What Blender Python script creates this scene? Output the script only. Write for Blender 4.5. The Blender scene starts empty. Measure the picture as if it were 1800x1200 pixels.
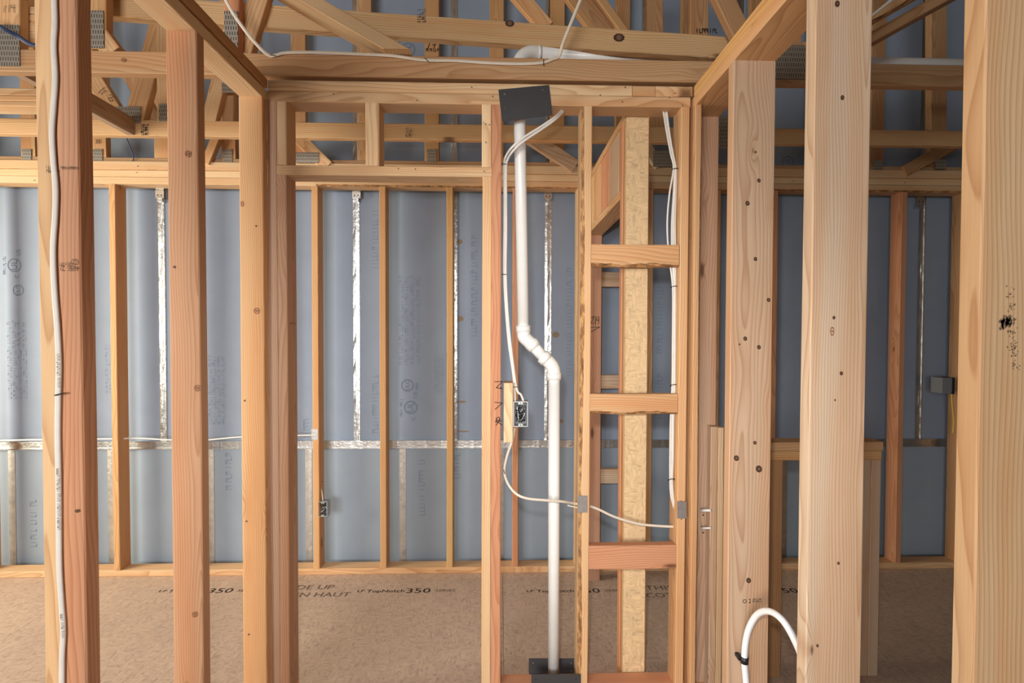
import bpy, math, random
from mathutils import Vector, Matrix

random.seed(7)
scene = bpy.context.scene
COL = scene.collection

# ------------------------------------------------------------------ camera
F_PX, YAW, PITCH, ROLL, EYE = 841.1, 0.0253, -0.0197, 0.0026, 1.505
cam_data = bpy.data.cameras.new('camera')
cam_data.sensor_width = 36.0
cam_data.lens = F_PX / 1800.0 * 36.0
cam_data.clip_start = 0.05
cam = bpy.data.objects.new('camera', cam_data)
COL.objects.link(cam)
_fwd = Vector((math.sin(YAW), math.cos(YAW), 0))
_right = Vector((math.cos(YAW), -math.sin(YAW), 0))
_F = _fwd * math.cos(PITCH) + Vector((0, 0, 1)) * math.sin(PITCH)
_U = Vector((0, 0, 1)) * math.cos(PITCH) - _fwd * math.sin(PITCH)
_cr, _sr = math.cos(ROLL), math.sin(ROLL)
_R2 = _right * _cr + _U * _sr
_U2 = -_right * _sr + _U * _cr
m = Matrix((( _R2.x, _U2.x, -_F.x), (_R2.y, _U2.y, -_F.y), (_R2.z, _U2.z, -_F.z))).to_4x4()
m.translation = (0, 0, EYE)
cam.matrix_world = m
scene.camera = cam

# ------------------------------------------------------------------ world, lights, exposure
world = bpy.data.worlds.new('sky_light')
scene.world = world
world.use_nodes = True
bg = world.node_tree.nodes['Background']
bg.inputs[0].default_value = (0.86, 0.93, 1.0, 1)
bg.inputs[1].default_value = 0.055
scene.view_settings.view_transform = 'Standard'
scene.view_settings.look = 'None'
scene.view_settings.gamma = 1.0
scene.view_settings.use_curve_mapping = False
scene.view_settings.exposure = -0.15

def area(name, loc, target, sx, sy, power, col, spread=math.pi):
    l = bpy.data.lights.new(name, 'AREA')
    l.shape = 'RECTANGLE'; l.size = sx; l.size_y = sy; l.energy = power; l.color = col
    o = bpy.data.objects.new(name, l)
    l.spread = spread
    o.location = loc
    o.rotation_euler = (Vector(target) - Vector(loc)).to_track_quat('-Z', 'Y').to_euler()
    COL.objects.link(o)
    return o
area('window_daylight_behind', (-1.9, -2.9, 1.7), (0.0, 2.2, 0.70), 2.4, 1.5, 106, (1.0, 0.975, 0.94), 2.0)
area('window_daylight_left', (-4.2, 1.7, 1.6), (0.0, 3.0, 1.0), 1.4, 1.6, 105, (1.0, 0.90, 0.72), 2.4)
fl_ = bpy.data.lights.new('camera_flash', 'SPOT')
fl_.energy = 112; fl_.color = (1.0, 0.97, 0.93); fl_.spot_size = 1.6; fl_.spot_blend = 1.0; fl_.shadow_soft_size = 0.03
fo_ = bpy.data.objects.new('camera_flash', fl_); COL.objects.link(fo_)
fo_.location = (-0.06, -0.02, 1.66)
fo_.rotation_euler = (Vector((0.0, 2.2, 0.90)) - Vector(fo_.location)).to_track_quat('-Z', 'Y').to_euler()

# ------------------------------------------------------------------ pixel -> place helpers (1800 x 1200 frame)
def ray(u, v):
    a, b = (u - 900) / F_PX, (600 - v) / F_PX
    return _R2 * a + _U2 * b + _F
def P(u, v, Y):
    d = ray(u, v); k = Y / d.y
    return Vector((d.x * k, Y, EYE + d.z * k))
def PX(u, v, Y): return P(u, v, Y).x
def PZ(u, v, Y): return P(u, v, Y).z

# ------------------------------------------------------------------ materials
def new_mat(name):
    mt = bpy.data.materials.new(name); mt.use_nodes = True
    nt = mt.node_tree; b = nt.nodes['Principled BSDF']
    return mt, nt, b
def N(nt, t, **kw):
    n = nt.nodes.new(t)
    for k, v in kw.items(): setattr(n, k, v)
    return n
def math_node(nt, op, a, b=None, clamp=False):
    n = N(nt, 'ShaderNodeMath', operation=op); n.use_clamp = clamp
    for i, s in enumerate((a, b)):
        if s is None: continue
        if isinstance(s, (int, float)): n.inputs[i].default_value = s
        else: nt.links.new(s, n.inputs[i])
    return n.outputs[0]
def mixc(nt, fac, a, b, mode='MIX'):
    n = N(nt, 'ShaderNodeMix', data_type='RGBA', blend_type=mode)
    for sock, s in ((n.inputs[0], fac), (n.inputs[6], a), (n.inputs[7], b)):
        if isinstance(s, (int, float)): sock.default_value = s
        elif isinstance(s, tuple): sock.default_value = s
        else: nt.links.new(s, sock)
    return n.outputs[2]
def noise(nt, vec, scale, detail=3, rough=0.5, dist=0.0):
    n = N(nt, 'ShaderNodeTexNoise')
    n.inputs['Scale'].default_value = scale; n.inputs['Detail'].default_value = detail
    n.inputs['Roughness'].default_value = rough; n.inputs['Distortion'].default_value = dist
    nt.links.new(vec, n.inputs['Vector']); return n
def mapping(nt, vec, scale):
    n = N(nt, 'ShaderNodeMapping'); n.inputs['Scale'].default_value = scale
    nt.links.new(vec, n.inputs['Vector']); return n.outputs[0]
def ramp(nt, fac, stops):
    n = N(nt, 'ShaderNodeValToRGB'); nt.links.new(fac, n.inputs[0])
    e = n.color_ramp.elements
    while len(e) < len(stops): e.new(0.5)
    for el, (p, c) in zip(e, stops):
        el.position = p; el.color = c if len(c) == 4 else (*c, 1)
    return n.outputs[0]

def wood_material(sap=None):
    mt, nt, b = new_mat('sawn_lumber' if sap is None else 'two_tone_lumber')
    tc = N(nt, 'ShaderNodeTexCoord'); oi = N(nt, 'ShaderNodeObjectInfo')
    cmb = N(nt, 'ShaderNodeCombineXYZ')
    r = oi.outputs['Random']
    nt.links.new(math_node(nt, 'MULTIPLY', r, 37.0), cmb.inputs[2])
    nt.links.new(math_node(nt, 'MULTIPLY', r, 0.0), cmb.inputs[0])
    add = N(nt, 'ShaderNodeVectorMath', operation='ADD')
    nt.links.new(tc.outputs['Object'], add.inputs[0]); nt.links.new(cmb.outputs[0], add.inputs[1])
    vec = add.outputs[0]
    # knots
    kv = N(nt, 'ShaderNodeTexVoronoi'); kv.inputs['Scale'].default_value = 1.0
    nt.links.new(mapping(nt, vec, (9.5, 1.6, 2.7)), kv.inputs['Vector'])
    kd = kv.outputs['Distance']
    sep = N(nt, 'ShaderNodeSeparateColor'); nt.links.new(kv.outputs['Color'], sep.inputs[0])
    on = math_node(nt, 'GREATER_THAN', sep.outputs[0], 0.45)
    rad = math_node(nt, 'ADD', math_node(nt, 'MULTIPLY', sep.outputs[1], 0.07), 0.05)
    kn = math_node(nt, 'DIVIDE', kd, rad)
    core = math_node(nt, 'MULTIPLY', on, math_node(nt, 'SUBTRACT', 1.0, math_node(nt, 'MULTIPLY', math_node(nt, 'SUBTRACT', kn, 0.7), 2.2, True), True), True)
    halo = math_node(nt, 'MULTIPLY', on, math_node(nt, 'POWER', math_node(nt, 'SUBTRACT', 1.0, math_node(nt, 'MULTIPLY', kd, 3.2), True), 2.0), True)
    # growth rings
    low = noise(nt, mapping(nt, vec, (3.0, 3.0, 0.55)), 2.0, 2, 0.5)
    sp = N(nt, 'ShaderNodeSeparateXYZ'); nt.links.new(tc.outputs['Object'], sp.inputs[0])
    ox = math_node(nt, 'ADD', sp.outputs[0], math_node(nt, 'MULTIPLY', math_node(nt, 'SUBTRACT', r, 0.5), 0.16))
    oy = math_node(nt, 'ADD', sp.outputs[1], math_node(nt, 'ADD', math_node(nt, 'MULTIPLY', r, 0.07), 0.02))
    rr = math_node(nt, 'SQRT', math_node(nt, 'ADD', math_node(nt, 'MULTIPLY', ox, ox), math_node(nt, 'MULTIPLY', oy, oy)))
    rr = math_node(nt, 'ADD', rr, math_node(nt, 'MULTIPLY', low.outputs[0], 0.085))
    rr = math_node(nt, 'ADD', rr, math_node(nt, 'MULTIPLY', halo, 0.028))
    ph = math_node(nt, 'FRACT', math_node(nt, 'MULTIPLY', rr, 135.0))
    late = math_node(nt, 'POWER', ph, 2.6)
    late = math_node(nt, 'MULTIPLY', late, math_node(nt, 'SUBTRACT', 1.0, math_node(nt, 'MULTIPLY', math_node(nt, 'SUBTRACT', ph, 0.93, True), 14.0, True), True))
    fine = noise(nt, mapping(nt, vec, (1, 1, 0.012)), 420, 2, 0.6)
    blot = noise(nt, mapping(nt, vec, (1, 1, 0.22)), 9, 3, 0.55)
    base = oi.outputs['Color']
    if sap is not None:      # pale sapwood on one side of the board, red heartwood on the other
        wv = noise(nt, mapping(nt, vec, (1, 1, 0.5)), 3.0, 2)
        e_ = math_node(nt, 'ADD', sp.outputs[0], math_node(nt, 'MULTIPLY', math_node(nt, 'SUBTRACT', wv.outputs[0], 0.5), 0.02))
        base = mixc(nt, math_node(nt, 'MULTIPLY', math_node(nt, 'SUBTRACT', sap + .004, e_, True), 130.0, True), base, (0.70, 0.47, 0.255, 1))
    dark = mixc(nt, 1.0, base, (0.62, 0.45, 0.33, 1), 'MULTIPLY')
    c = mixc(nt, math_node(nt, 'MULTIPLY', late, 0.72), base, dark)
    c = mixc(nt, math_node(nt, 'MULTIPLY', math_node(nt, 'SUBTRACT', fine.outputs[0], 0.42, True), 0.8, True), c, mixc(nt, 1.0, c, (0.72, 0.62, 0.52, 1), 'MULTIPLY'))
    c = mixc(nt, math_node(nt, 'MULTIPLY', math_node(nt, 'SUBTRACT', blot.outputs[0], 0.45, True), 1.7, True), c, mixc(nt, 1.0, c, (0.86, 0.76, 0.66, 1), 'MULTIPLY'))
    heart = noise(nt, mapping(nt, vec, (1, 1, 0.03)), 17, 1, 0.4)
    hf = math_node(nt, 'MULTIPLY', math_node(nt, 'SUBTRACT', heart.outputs[0], 0.47, True), 9.0, True)
    c = mixc(nt, math_node(nt, 'MULTIPLY', hf, 0.55), c, mixc(nt, 1.0, c, (0.98, 0.80, 0.66, 1), 'MULTIPLY'))
    c = mixc(nt, math_node(nt, 'MULTIPLY', halo, 0.45), c, mixc(nt, 1.0, c, (0.80, 0.60, 0.42, 1), 'MULTIPLY'))
    c = mixc(nt, math_node(nt, 'MULTIPLY', core, 0.85), c, (0.10, 0.045, 0.022, 1))
    nt.links.new(c, b.inputs['Base Color'])
    b.inputs['Roughness'].default_value = 0.62
    b.inputs['Specular IOR Level'].default_value = 0.28
    bp = N(nt, 'ShaderNodeBump'); bp.inputs['Strength'].default_value = 0.22; bp.inputs['Distance'].default_value = 0.002
    nt.links.new(math_node(nt, 'ADD', math_node(nt, 'MULTIPLY', fine.outputs[0], 0.7), math_node(nt, 'MULTIPLY', late, -0.4)), bp.inputs['Height'])
    nt.links.new(bp.outputs[0], b.inputs['Normal'])
    return mt
WOOD = wood_material()
WOOD_TWO = wood_material(-0.006)

def bark_material():
    mt, nt, b = new_mat('bark_wane')
    tc = N(nt, 'ShaderNodeTexCoord')
    n1 = noise(nt, mapping(nt, tc.outputs['Object'], (1, 1, 0.35)), 60, 4, 0.65)
    c = ramp(nt, n1.outputs[0], [(0.3, (0.10, 0.045, 0.02)), (0.5, (0.30, 0.14, 0.05)), (0.62, (0.52, 0.30, 0.12)), (0.75, (0.16, 0.07, 0.03))])
    nt.links.new(c, b.inputs['Base Color']); b.inputs['Roughness'].default_value = 0.85
    bp = N(nt, 'ShaderNodeBump'); bp.inputs['Strength'].default_value = 0.6; bp.inputs['Distance'].default_value = 0.004
    nt.links.new(n1.outputs[0], bp.inputs['Height']); nt.links.new(bp.outputs[0], b.inputs['Normal'])
    return mt
BARK = bark_material()

def osb_material(name, tint, dull):
    mt, nt, b = new_mat(name)
    tc = N(nt, 'ShaderNodeTexCoord'); v = tc.outputs['Object']
    wob = noise(nt, v, 7, 3, 0.6)
    vm = N(nt, 'ShaderNodeVectorMath', operation='MULTIPLY_ADD')
    nt.links.new(wob.outputs['Color'], vm.inputs[0]); vm.inputs[1].default_value = (0.018, 0.018, 0.018); nt.links.new(v, vm.inputs[2])
    def flakes(sc):
        vo = N(nt, 'ShaderNodeTexVoronoi'); vo.inputs['Scale'].default_value = 1.0
        nt.links.new(mapping(nt, vm.outputs[0], sc), vo.inputs['Vector'])
        s = N(nt, 'ShaderNodeSeparateColor'); nt.links.new(vo.outputs['Color'], s.inputs[0]); return s
    a = flakes((150, 42, 42)); d = flakes((42, 150, 150))
    pick = noise(nt, v, 22, 1)
    f = mixc(nt, math_node(nt, 'GREATER_THAN', pick.outputs[0], 0.5), a.outputs[0], d.outputs[0])
    t = tint
    c = ramp(nt, f, [(0.0, tuple(x * 0.74 for x in t)), (0.2, tuple(x * 0.92 for x in t)), (0.6, t), (1.0, tuple(min(1, x * 1.13) for x in t))])
    dirt = noise(nt, v, 2.3, 5, 0.6)
    c = mixc(nt, math_node(nt, 'MULTIPLY', math_node(nt, 'SUBTRACT', dirt.outputs[0], 0.38, True), dull, True), c, tuple(x * 0.66 for x in t) + (1,))
    speck = noise(nt, v, 160, 2, 0.5)
    c = mixc(nt, math_node(nt, 'GREATER_THAN', speck.outputs[0], 0.73), c, tuple(x * 0.4 for x in t) + (1,))
    nt.links.new(c, b.inputs['Base Color']); b.inputs['Roughness'].default_value = 0.7
    bp = N(nt, 'ShaderNodeBump'); bp.inputs['Strength'].default_value = 0.25; bp.inputs['Distance'].default_value = 0.002
    nt.links.new(f, bp.inputs['Height']); nt.links.new(bp.outputs[0], b.inputs['Normal'])
    return mt
OSB_FLOOR = osb_material('floor_osb', (0.50, 0.365, 0.275), 1.1)
OSB_STRIP = osb_material('osb_strip', (0.64, 0.45, 0.25), 0.5)
OSB_ROOF = osb_material('roof_osb', (0.30, 0.21, 0.13), 1.0)

def plain(name, col, rough=0.5, metal=0.0, spec=0.5, var=0.0, vscale=20, bump=0.0, bscale=60):
    mt, nt, b = new_mat(name)
    tc = N(nt, 'ShaderNodeTexCoord')
    if var:
        n1 = noise(nt, tc.outputs['Object'], vscale, 4, 0.6)
        c = ramp(nt, n1.outputs[0], [(0.3, tuple(x * (1 - var) for x in col)), (0.7, tuple(min(1, x * (1 + var)) for x in col))])
        nt.links.new(c, b.inputs['Base Color'])
    else:
        b.inputs['Base Color'].default_value = (*col, 1)
    b.inputs['Roughness'].default_value = rough; b.inputs['Metallic'].default_value = metal
    b.inputs['Specular IOR Level'].default_value = spec
    if bump:
        n2 = noise(nt, tc.outputs['Object'], bscale, 3, 0.6)
        bp = N(nt, 'ShaderNodeBump'); bp.inputs['Strength'].default_value = bump; bp.inputs['Distance'].default_value = 0.01
        nt.links.new(n2.outputs[0], bp.inputs['Height']); nt.links.new(bp.outputs[0], b.inputs['Normal'])
    return mt
LINER = plain('shaft_liner_paper', (0.275, 0.335, 0.43), 0.75, spec=0.2, var=0.05, vscale=3)
LINER_LOW = plain('shaft_liner_paper_lower', (0.29, 0.35, 0.42), 0.75, spec=0.2, var=0.05, vscale=3)
GALV = plain('galvanized_steel', (0.62, 0.63, 0.62), 0.34, 1.0, var=0.12, vscale=14, bump=0.35, bscale=22)
GALV_DULL = plain('dull_galvanized_steel', (0.52, 0.50, 0.46), 0.5, 0.85, var=0.15, vscale=18, bump=0.2, bscale=30)
ALUM = plain('bright_clip_metal', (0.80, 0.79, 0.76), 0.28, 1.0, bump=0.1)
NAILPL = plain('nail_plate_steel', (0.36, 0.34, 0.33), 0.42, 0.6, var=0.12, vscale=40)
BLACKPL = plain('charcoal_painted_steel', (0.042, 0.042, 0.045), 0.45, 0.0, spec=0.5, var=0.06)
PVC = plain('white_pvc', (0.80, 0.80, 0.78), 0.32, spec=0.5, var=0.02)
PEX = plain('white_pex', (0.80, 0.81, 0.84), 0.35)
JACKET = plain('cable_jacket', (0.70, 0.67, 0.63), 0.5, var=0.05)
JACKET_TAN = plain('cable_jacket_cream', (0.66, 0.58, 0.48), 0.5, var=0.05)
BLUEWIRE = plain('blue_wire', (0.025, 0.05, 0.13), 0.5)
BLACK = plain('black_plastic', (0.012, 0.012, 0.014), 0.45)
YELLOW = plain('yellow_jacket', (0.55, 0.36, 0.05), 0.5)
BOXGREY = plain('box_steel', (0.42, 0.43, 0.43), 0.45, 0.7, var=0.1)
BOXSHELL = plain('grey_box_plastic', (0.17, 0.18, 0.19), 0.5)
INK = plain('black_ink', (0.03, 0.026, 0.026), 0.8, spec=0.1)
INK_SOFT = plain('faded_ink', (0.16, 0.12, 0.09), 0.8, spec=0.1)
INK_FAINT = plain('faint_panel_print', (0.215, 0.262, 0.34), 0.8, spec=0.1)
INK_BLUE = plain('panel_print', (0.17, 0.21, 0.28), 0.8, spec=0.1)
SCREW = plain('nail_head', (0.11, 0.10, 0.09), 0.5, 0.6)
GLUE = plain('brown_tape_residue', (0.25, 0.19, 0.13), 0.8)

def gang_material():
    mt, nt, b = new_mat('toothed_truss_plate')
    tc = N(nt, 'ShaderNodeTexCoord')
    br = N(nt, 'ShaderNodeTexBrick'); br.offset = 0.5
    nt.links.new(tc.outputs['Object'], br.inputs['Vector'])
    br.inputs['Scale'].default_value = 1.0
    br.inputs['Brick Width'].default_value = 0.0095; br.inputs['Row Height'].default_value = 0.020
    br.inputs['Mortar Size'].default_value = 0.0036; br.inputs['Mortar Smooth'].default_value = 0.25
    br.inputs['Color1'].default_value = (0.05, 0.04, 0.03, 1); br.inputs['Color2'].default_value = (0.08, 0.06, 0.04, 1)
    br.inputs['Mortar'].default_value = (0.50, 0.46, 0.40, 1)
    nt.links.new(br.outputs['Color'], b.inputs['Base Color'])
    nt.links.new(math_node(nt, 'MULTIPLY', br.outputs['Fac'], 0.75), b.inputs['Metallic'])
    b.inputs['Roughness'].default_value = 0.42
    bp = N(nt, 'ShaderNodeBump'); bp.inputs['Strength'].default_value = 0.7; bp.inputs['Distance'].default_value = 0.003
    nt.links.new(br.outputs['Fac'], bp.inputs['Height']); nt.links.new(bp.outputs[0], b.inputs['Normal'])
    return mt
GANG = gang_material()

# wood tones
PALE = (0.69, 0.475, 0.275); CREAM = (0.74, 0.535, 0.325); TAN = (0.65, 0.405, 0.215); RED = (0.60, 0.30, 0.17)
ORANGE = (0.60, 0.36, 0.17); PINK = (0.52, 0.355, 0.25); GREYTAN = (0.55, 0.415, 0.30); BROWN = (0.47, 0.28, 0.145); YEL = (0.66, 0.44, 0.20)

# ------------------------------------------------------------------ object helpers
def empty(name, loc, label=None, cat=None, group=None, kind=None):
    o = bpy.data.objects.new(name, None); COL.objects.link(o)
    o.location = loc; o.empty_display_size = 0.05
    tag(o, label, cat, group, kind); return o
def tag(o, label=None, cat=None, group=None, kind=None):
    if label: o['label'] = label
    if cat: o['category'] = cat
    if group: o['group'] = group
    if kind: o['kind'] = kind
    return o
def world_of(o):
    M = o.matrix_basis.copy()
    while o.parent:
        M = o.parent.matrix_basis @ o.matrix_parent_inverse @ M if False else world_of(o.parent) @ o.matrix_parent_inverse @ M
        break
    return M
def add(name, verts, faces, mat, M=None, parent=None, color=None, smooth=False, midx=None):
    me = bpy.data.meshes.new(name)
    me.from_pydata([tuple(v) for v in verts], [], faces)
    for mt in (mat if isinstance(mat, (list, tuple)) else [mat]): me.materials.append(mt)
    if midx:
        for p, i in zip(me.polygons, midx): p.material_index = i
    if smooth: me.polygons.foreach_set('use_smooth', [True] * len(me.polygons))
    me.update()
    o = bpy.data.objects.new(name, me); COL.objects.link(o)
    if M is not None: o.matrix_basis = M
    if parent is not None:
        o.parent = parent
        o.matrix_parent_inverse = world_of(parent).inverted()
    if color: o.color = (*color, 1)
    return o
def vary(c, s=0.09):
    k = 1 + random.uniform(-s, s); h = random.uniform(-0.03, 0.03)
    return (min(1, c[0] * k), min(1, c[1] * k * (1 + h)), min(1, c[2] * k * (1 + 1.6 * h)))

def lumber(name, parent, p0, p1, wdir, w, t, color=PALE, bow=0.0016, wane=None, mat=None, ch=0.0028, seg=None):
    """a board from p0 to p1 (axis centre), w wide along wdir, t thick; wane=(corner, size) leaves bark on one edge"""
    p0, p1 = Vector(p0), Vector(p1); L = (p1 - p0).length; az = (p1 - p0).normalized()
    ax = Vector(wdir); ax = (ax - az * ax.dot(az)).normalized(); ay = az.cross(ax)
    M = Matrix(((ax.x, ay.x, az.x), (ax.y, ay.y, az.y), (ax.z, ay.z, az.z))).to_4x4(); M.translation = (p0 + p1) / 2
    seg = seg or max(1, min(9, int(L / 0.28)))
    if wane: seg = max(seg, 14)
    hw, ht = w / 2, t / 2
    bx, by = random.uniform(-bow, bow), random.uniform(-bow, bow)
    vs, fs, mi = [], [], []
    for i in range(seg + 1):
        s = i / seg; z = -L / 2 + L * s; k = math.sin(math.pi * s)
        dx, dy = bx * k + random.uniform(-.3, .3) * bow * (0 < i < seg), by * k
        cs = [ch] * 4
        if wane:
            cs[wane[0]] = wane[1] * (0.45 + 0.55 * abs(math.sin(5.1 * s + 1.3))) * random.uniform(0.8, 1.1)
        c0, c1, c2, c3 = cs   # corners (-,-) (+,-) (+,+) (-,+)
        ring = [(-hw, -ht + c0), (-hw + c0, -ht), (hw - c1, -ht), (hw, -ht + c1), (hw, ht - c2), (hw - c2, ht), (-hw + c3, ht), (-hw, ht - c3)]
        vs += [(x + dx, y + dy, z) for x, y in ring]
    waneface = {0: 0, 1: 2, 2: 4, 3: 6}
    for i in range(seg):
        for j in range(8):
            a, bb = i * 8 + j, i * 8 + (j + 1) % 8
            fs.append((a, bb, bb + 8, a + 8)); mi.append(1 if wane and waneface[wane[0]] == j else 0)
    fs.append(tuple(reversed(range(8)))); mi.append(0)
    fs.append(tuple(seg * 8 + j for j in range(8))); mi.append(0)
    return add(name, vs, fs, [mat or WOOD, BARK], M, parent, vary(color), midx=mi)

def board(name, parent, x0, x1, y0, y1, z0, z1, color=PALE, **kw):
    """axis-aligned board; grain runs along its longest side"""
    d = (x1 - x0, y1 - y0, z1 - z0); c = Vector(((x0 + x1) / 2, (y0 + y1) / 2, (z0 + z1) / 2))
    a = kw.pop('axis', None)
    if a is None: a = max(range(3), key=lambda i: d[i])
    h = Vector((0, 0, 0)); h[a] = d[a] / 2
    o = [i for i in range(3) if i != a]; wd = Vector((0, 0, 0)); wi = max(o, key=lambda i: d[i]); ti = o[0] if o[1] == wi else o[1]
    wd[wi] = 1
    return lumber(name, parent, c - h, c + h, wd, d[wi], d[ti], color, **kw)

def box(name, parent, x0, x1, y0, y1, z0, z1, mat, ch=0.0):
    c = Vector(((x0 + x1) / 2, (y0 + y1) / 2, (z0 + z1) / 2)); hx, hy, hz = (x1 - x0) / 2, (y1 - y0) / 2, (z1 - z0) / 2
    v = [(sx * hx, sy * hy, sz * hz) for sz in (-1, 1) for sy in (-1, 1) for sx in (-1, 1)]
    f = [(0, 2, 3, 1), (4, 5, 7, 6), (0, 1, 5, 4), (2, 6, 7, 3), (0, 4, 6, 2), (1, 3, 7, 5)]
    return add(name, v, f, mat, Matrix.Translation(c), parent)

def smooth_path(pts, n=8):
    pts = [Vector(p) for p in pts]
    if len(pts) < 3: return pts
    out = []
    ext = [pts[0] * 2 - pts[1]] + pts + [pts[-1] * 2 - pts[-2]]
    for i in range(1, len(ext) - 2):
        p0, p1, p2, p3 = ext[i - 1:i + 3]
        for k in range(n):
            t = k / n
            out.append(0.5 * ((2 * p1) + (p2 - p0) * t + (2 * p0 - 5 * p1 + 4 * p2 - p3) * t * t + (3 * p1 - p0 - 3 * p2 + p3) * t ** 3))
    out.append(pts[-1]); return out
def tube(name, parent, pts, rx, ry, mat, n=8, sides=10, smooth=True, flat=None):
    """rx across the 'flat' direction, ry along it"""
    path = smooth_path(pts, n) if n else [Vector(p) for p in pts]
    org = path[0].copy()
    vs, fs = [], []
    up = None
    for i, p in enumerate(path):
        tg = (path[min(i + 1, len(path) - 1)] - path[max(i - 1, 0)]).normalized()
        if flat is not None:
            e2 = Vector(flat); e2 = (e2 - tg * e2.dot(tg)).normalized()
        else:
            if up is None: up = Vector((0, 1, 0)) if abs(tg.y) < 0.9 else Vector((0, 0, 1))
            e2 = (up - tg * up.dot(tg)).normalized(); up = e2
        e1 = tg.cross(e2)
        for k in range(sides):
            a = 2 * math.pi * k / sides
            vs.append(p - org + e1 * math.cos(a) * rx + e2 * math.sin(a) * ry)
    for i in range(len(path) - 1):
        for k in range(sides):
            a, bb = i * sides + k, i * sides + (k + 1) % sides
            fs.append((a, bb, bb + sides, a + sides))
    fs.append(tuple(reversed(range(sides)))); fs.append(tuple((len(path) - 1) * sides + k for k in range(sides)))
    return add(name, vs, fs, mat, Matrix.Translation(org), parent, smooth=smooth)

FACE = Matrix(((1, 0, 0), (0, 0, -1), (0, 1, 0)))          # drawing plane upright, facing the viewer (-Y)
def flat_frame(kind, ang):
    R = Matrix.Rotation(ang, 3, 'Z')
    if kind == 'front': return FACE @ R
    if kind == 'floor': return R
    if kind == 'under': return Matrix(((1, 0, 0), (0, -1, 0), (0, 0, -1))) @ R
    if kind == 'right': return Matrix(((0, 0, 1), (1, 0, 0), (0, 1, 0))) @ R   # faces +X, drawn along Y
    if kind == 'left': return Matrix(((0, 0, -1), (-1, 0, 0), (0, 1, 0))) @ R
def text(name, parent, body, size, loc, kind='front', ang=0.0, mat=None, sx=1.0):
    cu = bpy.data.curves.new(name, 'FONT'); cu.body = body; cu.size = size; cu.align_x = 'CENTER'; cu.align_y = 'CENTER'; cu.resolution_u = 2
    tmp = bpy.data.objects.new('tmp_text', cu); COL.objects.link(tmp)
    dg = bpy.context.evaluated_depsgraph_get()
    me = bpy.data.meshes.new_from_object(tmp.evaluated_get(dg)); me.name = name
    bpy.data.objects.remove(tmp); bpy.data.curves.remove(cu)
    me.materials.clear(); me.materials.append(mat or INK)
    o = bpy.data.objects.new(name, me); COL.objects.link(o)
    M = (flat_frame(kind, ang) @ Matrix.Diagonal((sx, 1, 1))).to_4x4(); M.translation = loc
    o.matrix_basis = M
    if parent is not None:
        o.parent = parent; o.matrix_parent_inverse = world_of(parent).inverted()
    return o
def scribble(name, parent, strokes, loc, scale, kind='front', ang=0.0, mat=None, wd=0.0016):
    """hand-drawn marker strokes: flat ribbons in the drawing plane"""
    vs, fs = [], []
    for st in strokes:
        pts = [Vector((x * scale, y * scale, 0)) for x, y in st]
        for a, bb in zip(pts, pts[1:]):
            d = (bb - a)
            if d.length < 1e-6: continue
            d.normalize(); nrm = Vector((-d.y, d.x, 0)) * wd / 2; e = d * wd * 0.3
            k = len(vs); vs += [a - e - nrm, bb + e - nrm, bb + e + nrm, a - e + nrm]; fs.append((k, k + 1, k + 2, k + 3))
    M = flat_frame(kind, ang).to_4x4(); M.translation = loc
    return add(name, vs, fs, mat or INK, M, parent)
def greek_strokes(n, rows=1, h=1.0, gap=1.7, word=(4, 9)):
    """unreadable print: rows of small letter-like strokes"""
    st = []
    for r_ in range(rows):
        x, left_ = 0.0, random.randint(*word)
        y0 = -r_ * gap * h
        while x < n:
            k_ = random.random()
            if k_ < .4: st.append([(x, y0), (x, y0 + h)])
            elif k_ < .7: st.append([(x, y0 + h), (x, y0), (x + .42 * h, y0)])
            else: st.append([(x, y0), (x, y0 + h), (x + .45 * h, y0 + h), (x + .45 * h, y0 + .45 * h)])
            x += .72 * h; left_ -= 1
            if left_ == 0: x += .6 * h; left_ = random.randint(*word)
    return st
def disc(name, parent, loc, r, mat, kind='front', n=10, ring=None):
    vs = [(r * math.cos(2 * math.pi * k / n), r * math.sin(2 * math.pi * k / n), 0) for k in range(n)]
    if ring:
        vs += [(x * ring / r, y * ring / r, 0) for x, y, _ in vs[:n]]
        fs = [(k, (k + 1) % n, n + (k + 1) % n, n + k) for k in range(n)]
    else: fs = [tuple(range(n))]
    M = flat_frame(kind, 0).to_4x4(); M.translation = loc
    return add(name, vs, fs, mat, M, parent)

# ------------------------------------------------------------------ main dimensions (metres)
DM, DMB = 1.884, 1.973            # middle wall front / back
DF, DFB = 2.962, 3.051            # far stud wall
LY = 3.112                        # face of the shaft liner panels
XL0, XL1 = -0.9875, -0.8985       # left wall
XR0, XR1 = 0.7594, 0.8994         # right (2x6) wall
ZS = 2.391                        # stud tops
PT = 0.0415                       # plate thickness

# ================================================================== SETTING
floor = empty('floor', (0, 0, 0), 'brown OSB subfloor sheets with printed lettering', kind='structure')
k = 0
for j, (ya, yb) in enumerate([(-3.2, -1.98), (-1.98, -0.76), (-0.76, 0.46), (0.46, 1.68), (1.68, 2.90), (2.90, 4.1)]):
    off = -4.86 - 2.44 + (1.22 if j % 2 else 0.0)
    while off < 5.0:
        box('floor_panel', floor, off + .0008, min(off + 2.44, 6) - .0008, ya + .0008, yb - .0008, -0.019, 0.0, OSB_FLOOR)
        off += 2.44
box('floor_joist_deck', floor, -6, 6, -3.3, 4.2, -0.05, -0.0195, OSB_ROOF)

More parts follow.
